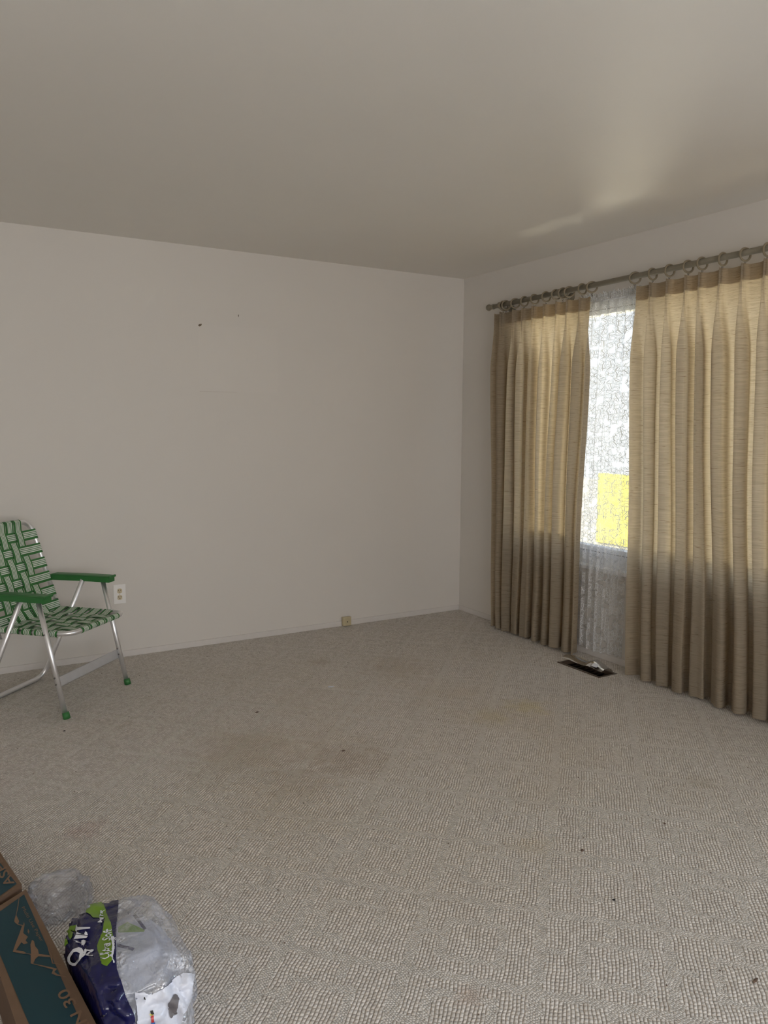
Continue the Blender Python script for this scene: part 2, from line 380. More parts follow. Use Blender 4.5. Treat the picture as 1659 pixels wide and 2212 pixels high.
# floor has a cut for the vent recess
va, vb, vc, vd = -.290, -.145, -1.705, -1.375     # vent x0,x1,y0,y1
fl = MB()
for a_, b_ in (((XL, YB, -.2), (va, 0, 0)), ((vb, YB, -.2), (0, 0, 0)), ((va, YB, -.2), (vb, vc, 0)), ((va, vd, -.2), (vb, 0, 0))): fl.box(a_, b_)
tagp(fl.build('floor', M_carpet), 'cream patterned loop carpet with brown stains', kind='structure')
tagp(MB().box((XL-.2, YB-.2, H), (0.75, 0.2, H+.2)).build('ceiling', M_ceil), 'plain off-white ceiling', kind='structure')
tagp(MB().box((XL-.15, 0, -.2), (0.15, .15, H)).build('wall_back', M_wallb), 'bare off-white wall with faint picture mark', kind='structure')
tagp(MB().box((XL-.15, YB-.15, -.2), (XL, 0, H)).build('wall_left', M_wall), kind='structure')
wf = MB(); wf.box((XL, YB-.15, -.2), (-4.4, YB, H)).box((-1.6, YB-.15, -.2), (.15, YB, H)).box((-4.4, YB-.15, -.2), (-1.6, YB, .65)).box((-4.4, YB-.15, 2.15), (-1.6, YB, H))
tagp(wf.build('wall_front', M_wall), kind='structure')
w1 = (-3.25, -.62, .545, 2.115); w2 = (-5.55, -4.45, .68, 2.02)
wr = MB()
wr.box((0, YB, -.2), (.15, w2[0], H)); wr.box((0, w2[1], -.2), (.15, w1[0], H)); wr.box((0, w1[1], -.2), (.15, 0, H))
for w in (w1, w2): wr.box((0, w[0], -.2), (.15, w[1], w[2])); wr.box((0, w[0], w[3]), (.15, w[1], H))
tagp(wr.build('wall_right', M_wall), kind='structure')
bb = MB().box((XL, -.009, 0), (0, 0, .037), .002); tagp(bb.build('baseboard_back', M_base), kind='structure')
bb = MB().box((-.009, YB, 0), (0, -.009, .037), .002); tagp(bb.build('baseboard_right', M_base), kind='structure')

def window(name, w, mull, label):
    y0, y1, z0, z1 = w; r = empty(name, (0, (y0+y1)/2, z0)); cy = (y0+y1)/2
    tagp(r, label, kind='structure')
    y0 -= cy; y1 -= cy; h = z1-z0
    f = MB(); t = .075
    f.box((.04, y0, 0), (.11, y1, .115), .004); f.box((.04, y0, h-t), (.11, y1, h), .004)
    f.box((.04, y0, .115), (.11, y0+t, h-t), .004); f.box((.04, y1-t, .115), (.11, y1, h-t), .004)
    f.build('window_frame', M_vinyl, r)
    s = MB().box((-.018, y0-.02, -.02), (.04, y1+.02, .004), .004); s.build('window_sill', M_vinyl, r)
    xs = [y0+t]+[y0+(y1-y0)*m for m in mull]+[y1-t]
    for m in mull: MB().box((.045, y0+(y1-y0)*m-.03, .115), (.10, y0+(y1-y0)*m+.03, h-t), .003).build('mullion', M_vinyl, r)
    for a_, b_ in zip(xs[:-1], xs[1:]):
        MB().box((.072, a_, .115), (.076, b_, h-t)).build('window_pane', M_glass, r)
    # thin dark gasket lines on the rails
    MB().box((.038, y0+.02, .083), (.041, y1-.02, .087)).build('gasket', M_dark, r)
    MB().box((.038, y0+.02, h-.05), (.041, y1-.02, h-.046)).build('gasket', M_dark, r)
window('window_1', w1, (.62,), 'bright window behind beige drapes and white lace')
window('window_2', w2, (.5,), 'small side window nearer the viewer')

# outside: sunlit ground, yellow board fence
tagp(MB().box((.15, -14, -.45), (16, 16, -.35)).build('ground', M_lawn), kind='structure')
fr = empty('board_fence', (5.2, 2.0, -.35)); tagp(fr, 'bright yellow board fence seen outside through the lace', 'fence')
for i in range(11):
    MB().box((0, -1.5+i*.287, .02), (.025, -1.5+i*.287+.277, 1.05), .003).build('plank', M_yel, fr)
for z in (.2, .85): MB().box((.025, -1.5, z), (.06, 1.65, z+.08)).build('rail', M_yel, fr)
for y in (-1.45, .05, 1.55): MB().box((.06, y, 0), (.13, y+.08, 1.05)).build('post', M_yel, fr)

# ------------------------------------------------------------------ drapery
def curtain(name, tops, bots, yl_top, yl_bot, yr_top, yr_bot, zt0, zt1, label, d0=.100, seed=1):
    """pinch pleated panel; y runs negative to the right"""
    rnd = random.Random(seed)
    root = empty(name, (0, 0, 0)); tagp(root, label, 'curtain', None)
    root.location = (-d0, (tops[0]+tops[-1])/2, 0); oy = root.location.y
    T = [yl_top]+list(tops)+[yr_top]; B = [yl_bot]+list(bots)+[yr_bot]
    n = len(T)-1; K = 22; NZ = 56; amps = [rnd.uniform(.028, .046) for _ in T]; ks = [rnd.uniform(.12, .19) for _ in range(n)]
    ztop = lambda y: zt0+(zt1-zt0)*((y-yl_top)/(yr_top-yl_top))
    sm = lambda a, b, x: (lambda u: u*u*(3-2*u))(max(0, min(1, (x-a)/(b-a))))
    V = []; U = []; cols = n*K+1; L = 0
    hemj = [rnd.uniform(-.004, .006) for _ in T]
    for iz in range(NZ+1):
        f = iz/NZ; f = f**1.5 if f < 1 else 1  # rows denser at top
        L = 0
        for c in range(cols):
            i = min(c//K, n-1); t = (c-i*K)/K
            zt = 0
            y_lin_t = T[i]+(T[i+1]-T[i])*t
            ztp = ztop(y_lin_t)+.004*math.cos(2*PI*t)
            z = ztp*(1-f)+(.012+hemj[i]*(1-t)+hemj[i+1]*t)*f
            dz = ztp-z
            pt = (T[i+1]-T[i]); pb = (B[i+1]-B[i])
            fi = 1.0 if 0 < i else t; fo = 1.0 if i < n-1 else 1-t       # fade at free edges
            ed = min(fi, fo)
            # top: pinches at t=0,1
            s_ = t-.80*math.sin(2*PI*t)/(2*PI)
            yt = T[i]+pt*s_
            def pinch(dy): return .026*math.exp(-(dy/.013)**2)*(.8+.2*math.cos(dy*2*PI/.0085))
            a0 = pinch(abs(yt-T[i]))*(1 if i > 0 else 0); a1 = pinch(abs(yt-T[i+1]))*(1 if i < n-1 else 0)
            xt = -(a0+a1)+.004*math.sin(PI*s_)
            # below: omega folds
            k = ks[i]*ed
            tt = t+k*math.sin(4*PI*t)
            A = (amps[i]*(1-t)+amps[i+1]*t)
            lo = B[i]+pb*tt
            g = max(0, min(1, (dz-.10)/2.0))
            mid = (T[i]+pt*tt)*(1-g)+lo*g
            w = .7*math.sin(7.1*i+2.2*z)*.007+.004*math.sin(13*i+5*z)
            xb = -A*(math.cos(2*PI*t)*(.85+.15*ed)+.25*math.cos(4*PI*t+i))+.008*math.sin(3.7*i+z*1.7)
            o = sm(.07, .42, dz)
            y = yt*(1-o)+(mid+w)*o; x = xt*(1-o)+xb*o
            V.append((x, y-oy, z)); U.append(((i+t)*.16, z))
    F = []
    for iz in range(NZ):
        for c in range(cols-1):
            a = iz*cols+c; F.append((a, a+cols, a+cols+1, a+1))
    p = mk('drape_panel', V, F, M_drape, root, U, True)
    # doubled heading band behind the pleats
    V2 = []; U2 = []; rows = 6
    for r in range(rows+1):
        for c in range(cols):
            src = V[c]; j = int(0)
            # sample the panel at that drop
            drop = .075*r/rows; zt = src[2]
            kk = 0
            while kk < NZ and zt-V[(kk+1)*cols+c][2] < drop: kk += 1
            q0 = V[kk*cols+c]; q1 = V[(kk+1)*cols+c]; den = (q0[2]-q1[2]); u = (drop-(zt-q0[2]))/den if den > 1e-6 else 0
            V2.append((q0[0]+(q1[0]-q0[0])*u+.004, q0[1]+(q1[1]-q0[1])*u, zt-drop-.001)); U2.append((U[c][0]+.4, zt-drop))
    F2 = [(r*cols+c, (r+1)*cols+c, (r+1)*cols+c+1, r*cols+c+1) for r in range(rows) for c in range(cols-1)]
    mk('header_tape', V2, F2, M_drape, root, U2, True)
    # turned up hem
    V3 = []; U3 = []
    for r in range(5):
        for c in range(cols):
            drop = .09*(4-r)/4; kk = NZ
            zb = V[NZ*cols+c][2]
            while kk > 1 and V[(kk-1)*cols+c][2]-zb < drop: kk -= 1
            q0 = V[kk*cols+c]; q1 = V[(kk-1)*cols+c]; den = q1[2]-q0[2]; u = (drop-(q0[2]-zb))/den if den > 1e-6 else 0
            V3.append((q0[0]+(q1[0]-q0[0])*u+.004, q0[1]+(q1[1]-q0[1])*u, zb+drop+.001)); U3.append((U[c][0]+.7, drop))
    F3 = [(r*cols+c, (r+1)*cols+c, (r+1)*cols+c+1, r*cols+c+1) for r in range(4) for c in range(cols-1)]
    mk('hem', V3, F3, M_drape, root, U3, True)
    return root
topsL = [-.566, -.693, -.783, -.879, -.984, -1.093, -1.183, -1.289]
botsL = [-.624, -.700, -.792, -.885, -.965, -1.060, -1.155, -1.262]
curtain('pleated_curtain', topsL, botsL, -.480, -.560, -1.352, -1.338, 2.128, 2.126, 'narrow beige pinch-pleated drape left of the white lace gap', seed=3)
topsR = [-1.796, -1.905, -2.018, -2.099, -2.215, -2.333, -2.446, -2.56, -2.67, -2.79, -2.90, -3.01, -3.12]
botsR = [-1.880, -1.995, -2.095, -2.205, -2.325, -2.44, -2.545, -2.655, -2.77, -2.88, -2.98, -3.08, -3.18]
curtain('pleated_curtain', topsR, botsR, -1.690, -1.755, -3.24, -3.28, 2.132, 2.150, 'wide beige pinch-pleated drape right of the lace, running out of frame', seed=9)

# white knots / ties showing on the back edge of the right drape
for (x, y) in ((1371, 1035), (1372, 1082), (1372, 1172)):
    p = hit(x, y, 0, -.085); o = MB()
    o.tube(arc(p, (0, 1, 0), (0, 0, 1), .006, 0, 2*PI, 10)[:-1], .003, 6, True); o.tube([p, p+Vector((0, -.008, -.012))], .0022, 6)
    tagp(o.build('thread_knot', M_whiteink, None, True), {1035: 'largest white thread knot on the right drape edge, beside the top of the yellow fence', 1082: 'tiny white thread knot on the drape edge, the middle one', 1172: 'tiny white thread knot on the drape edge, the lowest one'}[y], 'knot', 'thread knots on the drape edge')

# lace sheer
lr = empty('lace_curtain', (-.028, -1.5, 0)); tagp(lr, 'white floral lace sheer hanging in the gap between the drapes', 'curtain')
def lace():
    y0, y1 = -1.20, -1.66; N = 150; NZ = 50; V = []; U = []
    for iz in range(NZ+1):
        f = iz/NZ; z = 2.105*(1-f)+.045*f
        for c in range(N+1):
            u = c/N; y = y0+(y1+.045*f-y0)*u
            x = .010*math.sin(u*46+.7*math.sin(z*2))+.005*math.sin(u*97+z)
            y += .006*math.sin(u*46+1.3)
            if z > 2.02: x = x*(1-(z-2.02)/.085*.6)+.004*math.sin(u*300)*(z-2.02)/.085
            V.append((x, y+1.5, z+.006*math.sin(u*9)*f)); U.append((u*.75, z))
    F = [(r*(N+1)+c, (r+1)*(N+1)+c, (r+1)*(N+1)+c+1, r*(N+1)+c+1) for r in range(NZ) for c in range(N)]
    mk('lace_panel', V, F, M_lace, lr, U, True)
    # gathered heading ruffle
    V = []; U = []; N = 420
    for iz in range(7):
        f = iz/6; z = 2.145-.040*f
        for c in range(N+1):
            u = c/N; amp = .011*(1-f*.6)
            V.append((amp*math.sin(u*230+2*math.sin(u*31))-.004, y0+(y1-y0)*u+1.5+.003*math.sin(u*170), z+.006*math.sin(u*77)*(1-f)+.005*math.sin(u*181)*(1-f))); U.append((u*1.4, z))
    F = [(r*(N+1)+c, (r+1)*(N+1)+c, (r+1)*(N+1)+c+1, r*(N+1)+c+1) for r in range(6) for c in range(N)]
    mk('gathered_heading', V, F, M_lace, lr, U, True)
    MB().tube([(.0, y0+1.5, 2.104), (.0, y1+1.5, 2.104)], .004, 8).build('tension_wire', M_vinyl, lr, True)
lace()

# rod, finial, brackets, rings
RZ = lambda y: 2.178-.0075*(y+.435)
rod = empty('curtain_rod', (-.1, -1.9, RZ(-1.9))); tagp(rod, 'olive-brown wooden drapery rod with round end knob above the window', 'curtain rod')
P = lambda y, x=0, dz=0: Vector((x, y+1.9, RZ(y)-RZ(-1.9)+dz))
MB().tube([P(-.47), P(-3.4)], .0150, 16).build('pole', M_rod, rod, True)
fin = [(.0, .000), (.006, .001), (.016, .003), (.016, .010), (.009, .014), (.009, .020), (.014, .022), (.0155, .026), (.012, .030), (.012, .034)]
fin += [(.012+.0, .036)]
prof = [(.0135, -.005), (.0175, -.003), (.0175, .004), (.011, .008), (.010, .016), (.015, .019), (.016, .024), (.012, .028)]
prof += [(.0215*math.sin(a), .048-.0215*math.cos(a)) for a in [.5+i*(PI-.5)/8 for i in range(9)]]
MB().tube([P(-.47+s_) for r_, s_ in prof], [max(r_, .0005) for r_, s_ in prof], 16).build('finial', M_rod, rod, True)
for y in (-.545, -1.100, -2.62):
    b = empty('rod_bracket', (0, 0, 0)); bo = MB()
    b.parent = rod; b.location = P(y)
    bo.tube([(0, .013, 0), (0, -.013, 0)], .0215, 18); bo.tube([(.0, 0, -.012), (.05, 0, -.020), (.098, 0, -.020)], .009, 10)
    bo.tube([(.092, 0, -.02), (.099, 0, -.02)], .026, 16)
    o = bo.build('rod_bracket', M_rod, rod, True); o.location = P(y); bpy.data.objects.remove(b)
ringy = [-.575, -.600, -.693, -.783, -.879, -.984, -1.072, -1.130, -1.183, -1.289, -1.365, -1.679, -1.796, -1.905, -2.018, -2.099, -2.215, -2.333, -2.446, -2.56, -2.67, -2.79, -2.90, -3.01, -3.12]
tilt = random.Random(4)
def ring_label(i):
    nm = ['first', 'second', 'third', 'fourth', 'fifth', 'sixth', 'seventh', 'eighth', 'ninth', 'tenth', 'eleventh', 'twelfth', 'thirteenth', 'fourteenth', 'fifteenth', 'sixteenth', 'seventeenth', 'eighteenth', 'nineteenth']
    if i == 10: return 'last wooden ring over the left drape, beside the lace gap, eleventh from the knob'
    if i == 11: return 'wooden ring over the lace at the corner of the right drape, slanting'
    if i < 10: return '%s wooden curtain ring from the round end knob, over the left drape' % nm[i]
    return '%s wooden curtain ring along the right drape, counted from the lace gap' % nm[i-11]
proto = None
for i, y in enumerate(ringy):
    if y < -2.5: break
    if proto is None:
        proto = empty('curtain_ring', (0, 0, 0))
        MB().tube(arc((0, 0, 0), (1, 0, 0), (0, 0, 1),   .0290, 0, 2*PI, 28)[:-1], .0052, 8, True).build('ring_hoop', M_ring, proto, True)
        MB().tube(arc((0, 0, -.0365), (1, 0, 0), (0, 0, 1), .0045, 0, 2*PI, 10)[:-1], .0012, 6, True).tube([(0, 0, -.041), (-.002, 0, -.052), (.006, 0, -.060), (.006, 0, -.045)], .001, 6).build('eye_hook', M_dark, proto, True)
        r = proto
    else:
        r = proto.copy(); COL.objects.link(r)
        for ch in proto.children:
            c2 = ch.copy(); COL.objects.link(c2); c2.parent = r
    r.location = (-.1, y, RZ(y)-.0086)
    a = tilt.uniform(-.50, -.05)
    if i in (8, 10): a = -.7
    if i == 11: a = -.75
    r.rotation_euler = (tilt.uniform(-.08, .08), 0, a)
    tagp(r, ring_label(i), 'curtain ring', 'wooden rings on the curtain rod')

# ------------------------------------------------------------------ floor vent with clear deflector
v = empty('floor_vent', ((va+vb)/2, (vc+vd)/2, 0)); tagp(v, 'dark recessed floor register with a clear plastic deflector, below the lace', 'vent')
hx, hy = (vb-va)/2, (vd-vc)/2
m = MB()
m.box((-hx, -hy, -.19), (hx, hy, -.07)); m.build('duct_bottom', M_hole, v)
m = MB(); t = .011
m.box((-hx, -hy, -.07), (-hx+t, hy, .005)); m.box((hx-t, -hy, -.07), (hx, hy, .002)); m.box((-hx+t, -hy, -.07), (hx-t, -hy+t, .002)); m.box((-hx+t, hy-t, -.07), (hx-t, hy, .002))
m.build('register_frame', simple('brown_enamel', (.11, .08, .06), .4, .2), v)
for k in range(9):
    yy = -hy+.02+k*(2*hy-.04)/8
    q = MB().box((-hx+t, -.0012, -.012), (hx-t, .0012, .012)).xf(Matrix.Translation((0, yy, -.025)) @ Matrix.Rotation(.6, 4, 'X')); q.build('louver', M_dark, v)
# deflector: curved clear sheet, open to the room, arched at one end
V = []; F = []; n = 18; mrows = 12
for j in range(mrows+1):
    s_ = j/mrows; yy = .02-.04*0+(-hy*.95+.0)+(2*hy*.98)*s_
    arch = .022+.034*math.exp(-((s_-.24)/.15)**2)+.006*math.exp(-((s_-.85)/.12)**2)
    for i in range(n+1):
        a = PI*.62*i/n
        V.append((hx*.95-.005-.100*(1-math.cos(a*1.25))*.62*(.75+.25*math.exp(-((s_-.24)/.2)**2)), yy, .005+arch*math.sin(a*1.35)*1.05))
for j in range(mrows):
    for i in range(n): q = j*(n+1)+i; F.append((q, q+1, q+n+2, q+n+1))
d = mk('air_deflector', V, F, M_deflect, v, None, True); d['label'] = 'clear plastic air deflector'
MB().tube([(hx-.004, -hy*.2, .012), (hx+.004, hy*1.10, .016)], .0028, 6).build('magnet_strip', M_ivory, v)
q = MB().box((-.013, -.020, -.001), (.013, .020, .001)).xf(Matrix.Translation((-.028, -.092, .046)) @ Matrix.Rotation(-.5, 4, 'Y')); q.build('paper_sticker', M_whiteink, v)['label'] = 'small white sticker'

# ------------------------------------------------------------------ wall plates
a = hit(243, 1262, 1, 0); c = hit(273, 1304, 1, 0); ox, oz = (a.x+c.x)/2, (a.z+c.z)/2
ot = empty('wall_outlet', (ox, 0, oz)); tagp(ot, 'white double power outlet on the back wall beside the lawn chair', 'outlet')
MB().box((-.035, -.006, -.058), (.035, 0, .058), .0025).build('cover_plate', M_outlet, ot)
for dz in (.0195, -.0195):
    s_ = MB(); pts = []
    for k in range(24):
        t = 2*PI*k/24; pts.append((max(-.0135, min(.0135, .0172*math.cos(t))), .0145*math.sin(t)))
    V = [(x, -.0085, z) for x, z in pts]+[(x, -.005, z) for x, z in pts]
    F = [tuple(range(24))]+[(k, (k+1) % 24, 24+(k+1) % 24, 24+k) for k in range(24)]
    s_.add(V, F); so_ = s_.build('socket', M_ivory, ot); so_.location = (0, 0, dz); so_['label'] = 'ivory socket face'
    for xx, hh in ((-.006, .0045), (.006, .0036)): MB().box((xx-.0012, -.0089, .001-hh+.003), (xx+.0012, -.0083, .001+hh+.003)).build('slot', M_hole, so_)
    MB().tube([(0, -.0089, -.0065), (0, -.0083, -.0065)], .0024, 10).build('slot', M_hole, so_)
MB().tube([(0, -.0085, 0), (0, -.006, 0)], .003, 10).build('screw', M_ivory, ot)
a = hit(738, 1335, 1, -.022); c = hit(759, 1351, 1, -.022)
jk = empty('phone_jack', ((a.x+c.x)/2, -.009, 0)); tagp(jk, 'small cream square jack box on the back baseboard', 'jack')
MB().box((-.032, -.026, .004), (.032, 0, .066), .004).build('jack_body', M_jack, jk)
MB().tube([(0, -.0275, .033), (0, -.0255, .033)], .0045, 12).build('screw', M_dark, jk)
# plaster chips on the wall
for (x, y, sx_, sz_, r_, lb) in ((432, 702, .013, .007, .5, 'small brown plaster chip on the back wall, the left and larger one'), (515, 682, .003, .008, .05, 'tiny dark nail hole on the back wall, right of the chip')):
    p = hit(x, y, 1, 0); V = [(0, -.0022, 0)]; N = 11; rr = random.Random(int(x))
    for k in range(N):
        t = 2*PI*k/N; q = rr.uniform(.7, 1.15); xx, zz = sx_*math.cos(t)*q, sz_*math.sin(t)*q
        V.append((xx*math.cos(r_)-zz*math.sin(r_), -.0005, xx*math.sin(r_)+zz*math.cos(r_)))
    o = mk('plaster_chip' if x == 432 else 'nail_hole', V, [(0, 1+k, 1+(k+1) % N) for k in range(N)], M_plaster)
    o.location = p; tagp(o, lb, 'wall mark')

# ------------------------------------------------------------------ folding lawn chair
ch = empty('lawn_chair', (-2.7465, -.7025, 0), -PI/4)   # local x = forward (towards lower right), local y = width to the far side
tagp(ch, 'folding aluminium lawn chair with green and white woven webbing by the wall', 'chair')
HW = .255; R = .0125
def C3(f, w, z): return Vector((f, w, z))
for s_ in (-1, 1):
    w = s_*HW
    MB().tube([C3(-.003, w, .012), C3(-.128, w, .556)], R, 12).build('leg', M_alu, ch, True)
    MB().tube([C3(.003, w, 0.0), C3(-.004, w, .030)], [.0175, .0160], 14).build('leg_cap', M_green, ch, True)['label'] = 'green plastic foot cap'
    for z_ in (.40, .165, .195):
        f_ = -.003-.125*(z_-.012)/.544
        MB().tube([C3(f_, w-.0155, z_), C3(f_, w+.0155, z_)], .0042, 8).build('rivet', M_rivet, ch, True)
    # armrest
    a = MB(); prof = [(-.435, .545, .022), (-.42, .549, .026), (-.25, .553, .028), (-.10, .553, .028), (-.075, .552, .027)]
    V = []; F = []
    for (f_, zb, hw_) in prof:
        for yy, zz in ((-hw_, 0), (-hw_, .026), (-hw_-.003, .030), (-hw_+.006, .034), (hw_-.006, .034), (hw_+.003, .030), (hw_, .026), (hw_, 0)): V.append(C3(f_, w+yy, zb+zz))
    n = 8
    for i in range(len(prof)-1):
        for k in range(n): F.append((i*n+k, i*n+(k+1) % n, (i+1)*n+(k+1) % n, (i+1)*n+k))
    F += [tuple(range(n-1, -1, -1)), tuple((len(prof)-1)*n+k for k in range(n))]
    a.add(V, F); arm = a.build('armrest', M_green, ch)
    MB().box((-.076, w-.030, .576), (-.066, w+.030, .588), .003).build('armrest_lip', M_green, arm)
# rear leg frame: two uprights joined by a bar on the floor
pts = [C3(-.235, -.235, .560), C3(-.335, -.232, .395), C3(-.400, -.230, .235), C3(-.470, -.228, .060), C3(-.500, -.225, .0125),
       C3(-.500, .225, .0125), C3(-.470, .228, .060), C3(-.400, .230, .235), C3(-.335, .232, .395), C3(-.235, .235, .560)]
pts = [C3(-.235, -.235, .560), C3(-.497, -.228, .0125), C3(-.497, .228, .0125), C3(-.235, .235, .560)]
MB().tube(rounded(pts, .075, 8), R, 12).build('rear_leg_frame', M_alu, ch, True)
# flat cross brace between the front legs
b_ = MB(); f0 = -.045
b_.add([C3(f0+.004, -HW, .145), C3(f0+.004, HW, .145), C3(f0-.005, HW, .188), C3(f0-.005, -HW, .188), C3(f0-.002, -HW, .145), C3(f0-.002, HW, .145), C3(f0-.011, HW, .188), C3(f0-.011, -HW, .188)],
       [(0, 1, 2, 3), (7, 6, 5, 4), (0, 4, 5, 1), (3, 2, 6, 7), (0, 3, 7, 4), (1, 5, 6, 2)])
b_.add([C3(f0+.010, -HW, .146), C3(f0+.010, HW, .146), C3(f0+.004, HW, .141), C3(f0+.004, -HW, .141)], [(0, 1, 2, 3)])
b_.build('cross_brace', simple('dull_aluminium', (.62, .62, .64), .5, .55, (90, .05, .001), .08, 30), ch)
# seat frame
SW = .225; SZ = .400
seat_pts = [C3(-.400, -SW, SZ-.012), C3(.020, -SW, SZ), C3(.020, SW, SZ), C3(-.400, SW, SZ-.012)]
seat_loop = rounded(seat_pts, .075, 8)
MB().tube(seat_loop, R, 12).build('seat_frame', M_alu, ch, True)
MB().tube([C3(-.395, -SW, SZ-.012), C3(-.395, SW, SZ-.012)], .009, 10).build('seat_rail', M_alu, ch, True)
# back frame
B0 = C3(-.372, 0, .345); B1 = C3(-.545, 0, .865); bd = (B1-B0).normalized(); bn = Vector((bd.z, 0, -bd.x)); BL = (B1-B0).length; BW = .230
back_pts = [B0+Vector((0, -BW, 0)), B1+Vector((0, -BW, 0)), B1+Vector((0, BW, 0)), B0+Vector((0, BW, 0))]
MB().tube(rounded(back_pts, .085, 8), R, 12).build('back_frame', M_alu, ch, True)
MB().tube([B0+bd*.05+Vector((0, -BW, 0)), B0+bd*.05+Vector((0, BW, 0))], .007, 10).build('back_rail', M_alu, ch, True)
for s_ in (-1, 1):
    MB().box((-.405, s_*.235-.004, .365), (-.370, s_*.235+.004, .405), .003).build('hinge_plate', M_rivet, ch)
# webbing straps: centre line from tube to tube with over/under weave, wrapped round the tube at both ends
def strap(p0, p1, wdir, nrm, width, cross, phase, name='webbing_strap'):
    p0, p1 = Vector(p0), Vector(p1); L = (p1-p0).length; dr = (p1-p0)/L; rr = R+.0016
    path = []
    for k in range(9):       # wrap under start tube
        t = -PI*.75+(PI*1.25)*k/8
        path.append(p0-dr*rr*math.cos(t-PI/2+PI/2)*0+(-dr*math.cos(t)+nrm*math.sin(t))*rr)
    # keep only outer side and top
    path = [p0+(-dr*math.cos(t)+nrm*math.sin(t))*rr for t in [(-.45+.95*k/8)*PI for k in range(9)]]
    N = 44
    mid = []
    for k in range(1, N):
        s_ = R*.6+(L-R*1.2)*k/N
        h = 0.0
        for (cs, j) in cross:
            sg = 1 if (j+phase) % 2 == 0 else -1
            h += sg*math.exp(-((s_-cs)/.026)**4)*.0034
        edge = max(0, 1-min(s_, L-s_)/.05)
        mid.append(p0+dr*s_+nrm*(h*(1-edge)+rr*edge-.002*math.sin(PI*s_/L)))
    end = [p1+(dr*math.cos(t)+nrm*math.sin(t))*rr for t in [(.5-.95*k/8)*PI for k in range(9)]]
    path = path+mid+end
    V = []; U = []; F = []; th = .0012; acc = 0
    for k, p in enumerate(path):
        q = path[min(k+1, len(path)-1)]-path[max(k-1, 0)]; q.normalize(); nn = wdir.cross(q); nn.normalize()
        if k: acc += (p-path[k-1]).length
        for (ww, tt_) in ((-.5, 0), (.5, 0), (.5, 1), (-.5, 1)):
            V.append(p+wdir*width*ww+nn*th*tt_); U.append((ww+.5, acc))
    for k in range(len(path)-1):
        for j in range(4): F.append((k*4+j, k*4+(j+1) % 4, (k+1)*4+(j+1) % 4, (k+1)*4+j))
    F += [(3, 2, 1, 0), tuple((len(path)-1)*4+j for j in range(4))]
    o = mk(name, V, F, M_web, ch, U); return o
WD = .054
hs = [BL-.075-.079*k for k in range(6)]; vs_ = [-.118, -.059, 0, .059, .118]
for i, hgt in enumerate(hs):
    p0 = B0+bd*hgt+Vector((0, -BW, 0)); p1 = B0+bd*hgt+Vector((0, BW, 0))
    strap(p0, p1, bd, bn, WD, [(y+BW, j) for j, y in enumerate(vs_)], i+1)
for j, y in enumerate(vs_):
    strap(B0+bd*.05+Vector((0, y, 0)), B1+Vector((0, y, 0)), Vector((0, 1, 0)), bn, WD, [(hgt-.05, i) for i, hgt in enumerate(hs)], j)
fs = [-.355, -.285, -.215, -.145, -.075]; zn = Vector((0, 0, 1)); vseat = [-.125, -.0625, 0, .0625, .125]
for i, f_ in enumerate(fs):
    strap(C3(f_, -SW, SZ-.005), C3(f_, SW, SZ-.005), Vector((1, 0, 0)), zn, WD, [(y+SW, j) for j, y in enumerate(vseat)], i+1)
for j, y in enumerate(vseat):
    strap(C3(-.395, y, SZ-.012), C3(.020, y, SZ), Vector((0, 1, 0)), zn, WD, [(f_+.395, i) for i, f_ in enumerate(fs)], j)

# ------------------------------------------------------------------ crumbs on the carpet
def crumb(x, y, L_, w_, rot, mat, label, name='carpet_crumb'):
    p = hit(x, y, 2, .001); bm = bmesh.new(); bmesh.ops.create_icosphere(bm, subdivisions=2, radius=1)
    rr = random.Random(int(x*7+y))
    for v_ in bm.verts:
        k = rr.uniform(.8, 1.15); v_.co = Vector((v_.co.x*L_*k, v_.co.y*w_*k, v_.co.z*w_*.45))
    bm.verts.index_update(); o = mk(name, [v_.co for v_ in bm.verts], [tuple(q.index for q in f.verts) for f in bm.faces], mat); bm.free()
    o.location = (p.x, p.y, w_*.40); o.rotation_euler = (0, 0, rot); tagp(o, label, 'crumb')
crumb(1632, 2118, .014, .004, .2, M_crumb, 'reddish-brown chip on the carpet at the lower right', 'brown_chip')
crumb(1326, 1944, .005, .004, 0, M_hole, 'black crumb on the carpet in the lower right half')
crumb(1258, 1837, .007, .005, .5, M_crumb, 'brown crumb on the carpet above the black crumb')
crumb(1436, 1779, .006, .004, .9, M_crumb, 'brown crumb on the carpet below the right drape')
crumb(555, 1539, .010, .006, .4, M_crumb, 'dark brown crumb on the carpet at mid left, right of the chair')
crumb(742, 1622, .010, .006, .1, M_crumb, 'flat brown crumb on the stained middle of the carpet')
crumb(1062, 1352, .008, .006, .1, M_crumb, 'brown crumb on the carpet by the left drape')
crumb(139, 1579, .006, .004, .1, M_hole, 'black speck on the carpet in front of the chair leg')
crumb(715, 1484, .018, .007, -.4, M_whiteink, 'pale flattened lint bit on the carpet in mid room', 'lint_bit')
# scattered tiny dirt grains: nobody could count them
gr = MB(); rr = random.Random(11)
for k in range(260):
    gx, gy = rr.uniform(-3.2, -.4), rr.uniform(-3.6, -.1); s_ = rr.uniform(.0012, .0032); z0 = .001
    gr.add([(gx-s_, gy, z0), (gx, gy-s_, z0), (gx+s_, gy, z0), (gx, gy+s_, z0), (gx, gy, z0+s_)], [(0, 1, 4), (1, 2, 4), (2, 3, 4), (3, 0, 4), (3, 2, 1, 0)])
tagp(gr.build('dirt_grains', M_crumb), 'tiny brown dirt grains scattered over the carpet', 'dirt', kind='stuff')

